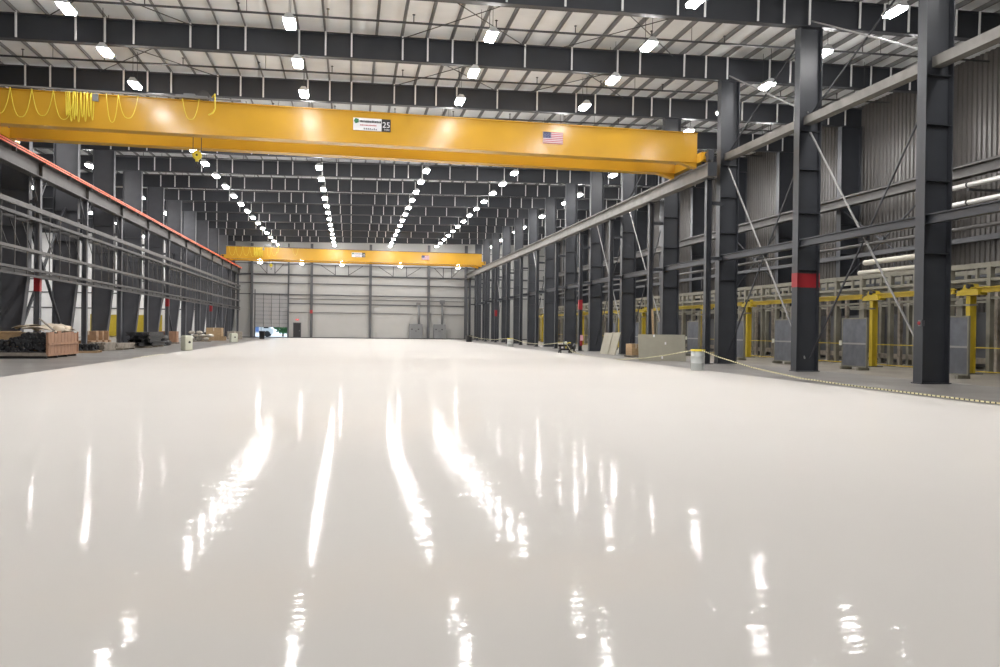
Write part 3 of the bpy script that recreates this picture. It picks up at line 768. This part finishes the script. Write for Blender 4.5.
# dark sawhorse stand and hose reel by the tape
t = thing('sawhorse', 'black sawhorse stand tied with caution tape at the right floor edge', 'stand', (13.75,48.4,.006))
MB().box(-.45,.45,-.08,.08,.42,.55).build('top_rail', 'black', t)
for x in (-.35,.35):
    for y in (-.25,.25): MB().bar((x,y,0),(x*.9,y*.2,.46),.08,.06).build('leg', 'black', t)
MB().box(-.38,.38,-.2,.2,.18,.3).build('shelf', 'black', t); MB().lathe([(.08,0),(.1,.05),(.1,.16),(.05,.2)], (.05,0,.55), 14).build('tape_roll', 'cream', t)
t = thing('hose_reel', 'black hose reel with a loop of yellow hose by the right columns', 'reel', (14.75,50.2,0))
MB().lathe([(.28,-.14),(.3,-.13),(.12,-.1),(.12,.1),(.3,.13),(.28,.14)], (0,0,.32), 20, 'x').build('reel', 'black', t)
MB().box(-.2,-.15,-.3,.3,0,.06).box(.15,.2,-.3,.3,0,.06).bar((-.17,0,.03),(-.17,0,.34),.05).bar((.17,0,.03),(.17,0,.34),.05).build('frame', 'black', t)
MB().tube([(-.1+.25*cos(a*.3)-.15,-.25,.36+.3*sin(a*.3)) for a in range(4,14)], .035, 8).build('hose', 'cable', t)
# caution tape
def tape(pts, label, w=.038):
    m = MB(); b = 0
    fine = []
    for i in range(len(pts)-1):
        p, q = Vector(pts[i]), Vector(pts[i+1]); n_ = max(2,int((q-p).length/.6))
        for j in range(n_): fine.append(p.lerp(q, j/n_))
    fine.append(Vector(pts[-1]))
    for i, p in enumerate(fine):
        tw = .5+.5*sin(i*.35) if p.z > .05 else 0
        d = Vector((0,0,w/2)) if p.z > .05 else Vector((w*.9,0,0))
        m.v += [tuple(p-d), tuple(p+d)]
        if i: m.f.append((2*i-2,2*i-1,2*i+1,2*i)); m.sm.append(0)
    o = m.build('caution_tape', 'tape'); s_ = o.modifiers.new('thick','SOLIDIFY'); s_.thickness = .003
    return tag(o, label, 'tape', 'caution tape along the right edge of the white floor')
tape([(13.45,9,.06),(13.5,16,.06),(13.62,19.5,.065),(13.55,21.5,.12),(13.45,24.0,.30),(13.3,26.2,.58),(13.22,27.42,.79)], 'black and yellow caution tape from the drum down to the floor nearest the camera')
tape([(13.2,27.95,.79),(13.25,30.5,.52),(13.3,33.5,.25),(13.3,36.5,.07),(13.35,39,.016),(13.4,43,.016),(13.6,46.5,.2),(13.75,48.35,.72)], 'yellow caution tape sagging from the drum past the large leaning board')
tape([(13.75,48.6,.70),(13.75,54,.45),(13.75,60,.45),(13.75,65.7,.72)], 'caution tape strung between the sawhorse and the far white drum')
tape([(13.75,66.3,.72),(13.6,73,.5),(13.5,80,.5),(13.45,87.6,.7)], 'caution tape strung from the far white drum to the far black bin')
tape([(-9.62,37,.012),(-9.62,43,.012)], 'strip of yellow tape stuck along the left edge of the white floor', .08)['group'] = 'floor tape at the left'

# ------------------------------------------------------------------ floor items, left
# long crate: black pipe pieces at the open near end, kraft paper over the rest
t = thing('wooden_crate', 'long reddish slatted wooden crate of black pipe pieces at the left edge', 'crate', (-14.1,36.2,0))
for y in (.1,1.3,2.5,3.7): MB().box(-1.2,1.2,y-.06,y+.06,0,.11).build('skid', 'black', t)
MB().box(-1.25,1.25,-.02,3.8,.11,.17).build('floor_board', 'grywood', t)
for i in range(9): MB().box(1.2,1.25,.0+.41*i,.38+.41*i,.12,1.14+.05*(i % 2)-.03*(i % 3)).build('side_slat', 'crate', t)
MB().box(1.25,1.29,.0,3.74,.58,.68).box(1.25,1.29,.0,3.74,.10,.20).box(1.25,1.29,3.64,3.74,.2,1.15).box(1.25,1.29,.0,.1,.2,1.12).build('batten', 'crate', t)
MB().box(-1.28,-1.22,-.02,3.8,.12,1.15).build('side_board', 'wood', t)
MB().box(-1.22,1.2,3.74,3.8,.12,1.1).build('back_board', 'grywood', t)
MB().prism([(-1.22,.17),(.3,.17),(.3,.98),(-.2,1.12),(-1.22,1.12)], 1.5, 1.55).build('divider_board', 'wood', t)
MB().box(-1.22,1.2,-.02,.03,.17,.26).build('front_board', 'grywood', t)
MB().box(-.9,1.15,1.7,3.7,.17,1.0).build('packing', 'kraft', t)
rr_ = random.Random(11); proto = None
for i in range(84):
    if proto is None:
        proto = thing('black_pipe', 'short black iron pipe heaped in the open end of the long crate', 'pipe', (0,0,0), 0, 'black pipes in the long crate')
        MB().lathe([(.055,-.3),(.072,-.3),(.072,.3),(.055,.3),(.05,.28)], (0,0,0), 12, 'y').build('pipe_wall', 'blackpipe', proto)
        MB().lathe([(.072,-.32),(.092,-.32),(.092,-.24),(.072,-.24)], (0,0,0), 12, 'y').build('collar', 'blackpipe', proto); o = proto
    else: o = dup(proto)
    lay = i//14; u = ((i % 14)+.5*(lay % 2)+.25)/14.3
    hgt = .17+.09+.155*lay
    xx = -1.05+2.15*u
    if lay >= 4: xx = -.35+1.45*u; hgt -= .03
    if lay >= 5: xx = -.05+1.0*u
    o.location = (-14.1+xx, 36.2+.40+.10*rr_.random()+.09*lay, hgt+rr_.uniform(-.02,.03))
    o.rotation_euler = (rr_.uniform(-.12,.12),rr_.uniform(-.2,.2),rr_.uniform(-.3,.3) if xx < .8 else rr_.uniform(-.1,.1))
def sheet(x, y, z, w, d, rz, bend, label):
    m = MB(); n_ = 8
    for i in range(n_+1):
        u = i/n_
        for v in range(5):
            q = v/4; m.v.append(((u-.5)*w, (q-.5)*d, bend*sin(u*pi)*(.6+.4*q)+.05*sin(q*7+u*5)))
    for i in range(n_):
        for v in range(4): a = i*5+v; m.f.append((a,a+1,a+6,a+5)); m.sm.append(1)
    o = m.build('kraft_sheet', 'kraft'); o.location = (x,y,z); o.rotation_euler = (0,.1,rz)
    s_ = o.modifiers.new('t','SOLIDIFY'); s_.thickness = .012
    return tag(o, label, 'paper', 'kraft paper on the long crate')
sheet(-13.7,37.95,1.22,1.5,.95,.3,.14,'crumpled tan kraft paper on top of the long crate, nearest piece')
sheet(-13.75,38.75,1.30,1.6,1.0,-.35,.20,'bulging tan kraft paper over the middle of the long crate')
sheet(-13.35,39.5,1.24,1.0,.8,.9,.26,'curled tan kraft paper at the far end of the long crate')
sheet(-14.6,38.9,1.24,1.1,1.2,.1,.22,'flat tan kraft paper at the back of the long crate, towards the columns')
for i_, (x_, y_) in enumerate(((-13.12,38.3),(-13.12,39.2))):
    o = MB().lathe([(.05,-.38),(.15,-.36),(.16,0),(.15,.36),(.05,.38)], (0,0,0), 14, 'y').build('paper_roll', 'kraft'); o.location = (x_,y_,1.28)
    tag(o, 'rolled kraft paper along the hall-side rim of the long crate, %s of two' % ('nearer','farther')[i_], 'paper roll', 'kraft paper on the long crate')
tag(MB().bar((-13.0,37.4,1.2),(-13.9,38.2,1.75),.07,.04).build('timber_plank', 'grywood'), 'grey timber plank poking up out of the long crate', 'plank')
# pallets and lumber behind
pallet(-13.75, 44.4, 1.1, 1.1, .1, 'yellowish pallet under black castings behind the long crate', m='wood')
rr_ = random.Random(5)
for i in range(6):
    t = thing('black_casting', 'black pipe casting on the yellowish pallet behind the long crate', 'pipe fitting', (-14.1+.32*(i % 3),44.1+.45*(i//3),.105), rr_.uniform(0,1), 'black castings on the pallet')
    MB().lathe([(.12,0),(.15,0),(.15,.04),(.09,.06),(.09,.3),(.15,.32),(.15,.36),(.1,.36)], (0,0,0), 14).build('body', 'blackpipe', t)
    MB().lathe([(.07,0),(.07,.14),(.1,.14),(.1,.17)], (0,0,.18), 10, 'x').build('branch', 'blackpipe', t)
def lumber(x, y, n_, L, lay, grp, label, m='grywood', z0=.09):
    for i in range(lay):
        for j in range(n_):
            o = MB().box(-L/2,L/2,-.13,.13,0,.045).build('board', m); o.location = (x+rr_.uniform(-.1,.1),y+.29*j,z0+.048*i); o.rotation_euler = (0,0,1.45+rr_.uniform(-.05,.05))
            if abs(o.rotation_euler.z) > 1: o.location = (x+.29*j,y+rr_.uniform(-.15,.15),z0+.048*i)
            tag(o, label, 'board', grp)
pallet(-14.0, 50.3, 1.4, 2.6, .0, 'grey pallet carrying boards in front of the brown cartons')
lumber(-14.45, 50.3, 4, 2.6, 6, 'weathered boards stacked on the grey pallet', 'weathered grey board in the stack before the brown cartons', z0=.106)
lumber(-14.4, 48.0, 3, 1.5, 10, 'taller stack of weathered boards', 'weathered board in the taller stack behind the yellowish pallet', z0=.0)
for i, (x, y, z, w_) in enumerate(((-15.4,49.2,0,.9),(-15.35,50.2,0,.9),(-15.3,51.2,0,.9),(-15.35,49.8,.56,.8),(-15.3,52.2,0,.8),(-15.35,51.0,.56,.75),(-15.3,51.9,.56,.75))):
    carton(x, y, w_, w_, .55, .04*i, 'reddish brown carton in the heap behind the stacked boards, %s of seven' % ORD[i+1], grp='brown cartons at the left', z=z)
# black steel sections
for i in range(16):
    row, lay = i % 4, i//4
    hl = rr_.uniform(1.6,2.9); o = MB().box(-.09,.09,-hl,hl,0,.03).box(-.09,.09,-hl,hl,.19,.22).box(-.02,.02,-hl,hl,.03,.19).build('steel_section', 'black')
    o.location = (-14.25+.38*row+rr_.uniform(-.03,.03), 56.2+rr_.uniform(-.9,.6), .12+.23*lay); o.rotation_euler = (0,0,rr_.uniform(-.03,.03))
    tag(o, 'black steel section in the long stack between the boards and the pale tote', 'steel bar', 'black steel sections stacked at the left')
for i, y in enumerate((54.4,56.,57.6)):
    tag(MB().box(-14.4,-12.95,y-.06,y+.06,0,.12).build('timber_bearer', 'grywood'), 'timber bearer under the black steel sections, %s from the camera' % ORD[i+1], 'timber', 'bearers under the black steel')
for i in range(5):
    o = MB().lathe([(.14,-.9),(.2,-.9),(.2,.9),(.14,.9)], (0,0,0), 16, 'y').build('black_tube', 'black'); o.location = (-14.3+.42*(i % 3)+.2*(i > 2), 60.6, .2+.36*(i > 2))
    tag(o, 'short thick black tube lying beyond the black steel sections', 'tube', 'thick black tubes at the left')
# crates, bags, totes further on
carton(-15.3,63.,.9,.9,.7,.1,'orange box on the floor beyond the thick black tubes', m='orange')
carton(-14.9,67.5,1.6,1.0,.9,.05,'wide reddish box beyond the orange box by the left columns', z=.12, m='crate')
pallet(-14.9,67.5,1.7,1.2,.05,'pallet under the wide reddish box by the left columns')
def tote(x, y, rz, label, w_=.5, h=.92):
    t = thing('plastic_tote', label, 'container', (x,y,.0), rz)
    MB().box(-w_/2,w_/2,-w_/2,w_/2,.0,h*.94).build('body', 'cream', t, .05); MB().box(-w_*.42,w_*.42,-w_*.42,w_*.42,h*.94,h).build('lid', 'cream', t, .02)
    MB().lathe([(.07,-.02),(.07,.02)], (w_*.05,-w_/2-.01,h*.55), 14, 'y').build('port', 'black', t)
tote(-9.75, 49.2, .75, 'pale plastic tote with a black port at the left floor edge, nearer of two')
tote(-10.9, 76, .5, 'pale plastic tote with a black port at the left floor edge, farther of two', .62, .85)
pallet(-14.2,77.,2.2,2.0,.1,'pallet of cream sacks by the left columns')
for i in range(8):
    m = MB().lathe([(.12,-.42),(.26,-.36),(.30,0),(.26,.36),(.12,.42)], (0,0,0), 12, 'y'); o = m.build('sack', 'sackm'); o.scale = (1,1,.55)
    o.location = (-14.75+.62*(i % 3)+.3*(i//3 % 2),76.7+.3*(i % 2),.27+.3*(i//3)); o.rotation_euler = (0,0,rr_.uniform(-.4,.4)); tag(o, 'plump cream sack heaped on the pallet by the left columns', 'sack', 'cream sacks on the pallet')
for q in range(4): pallet(-14.0,84.,2.2,2.0,.0,('lowest','second lowest','third lowest','topmost')[q]+' pallet in the stack under the large tan carton far left', z=.105*q, m='wood')
carton(-13.9,84.,1.5,1.3,.9,0,'large tan carton on a pallet far along the left side', m='wood', z=.42)
carton(-15.0,90.,2.0,1.4,.8,0,'dark box near the far left corner of the hall', m='black')
carton(-13.2,93.,1.6,1.4,.9,.2,'grey crate near the far left corner of the hall', m='grywood')
# yellow safety barriers in the left side hall
for j, (x, y) in enumerate(((-24.6,99.5),(-28.6,99.5))):
    t = thing('safety_barrier', 'yellow panelled barrier in the left side hall, %s from the columns' % ORD[j+1], 'barrier', (x,y,0), 0, 'yellow barriers in the left side hall')
    MB().box(-1.9,1.9,-.03,.03,.15,2.6).build('panel', 'safety', t)
    for q in (-1.95,0,1.95): MB().box(q-.07,q+.07,-.08,.08,0,2.75).build('post', 'safety', t)
    MB().box(-1.95,1.95,-.05,.05,2.6,2.72).build('top_rail', 'safety', t)
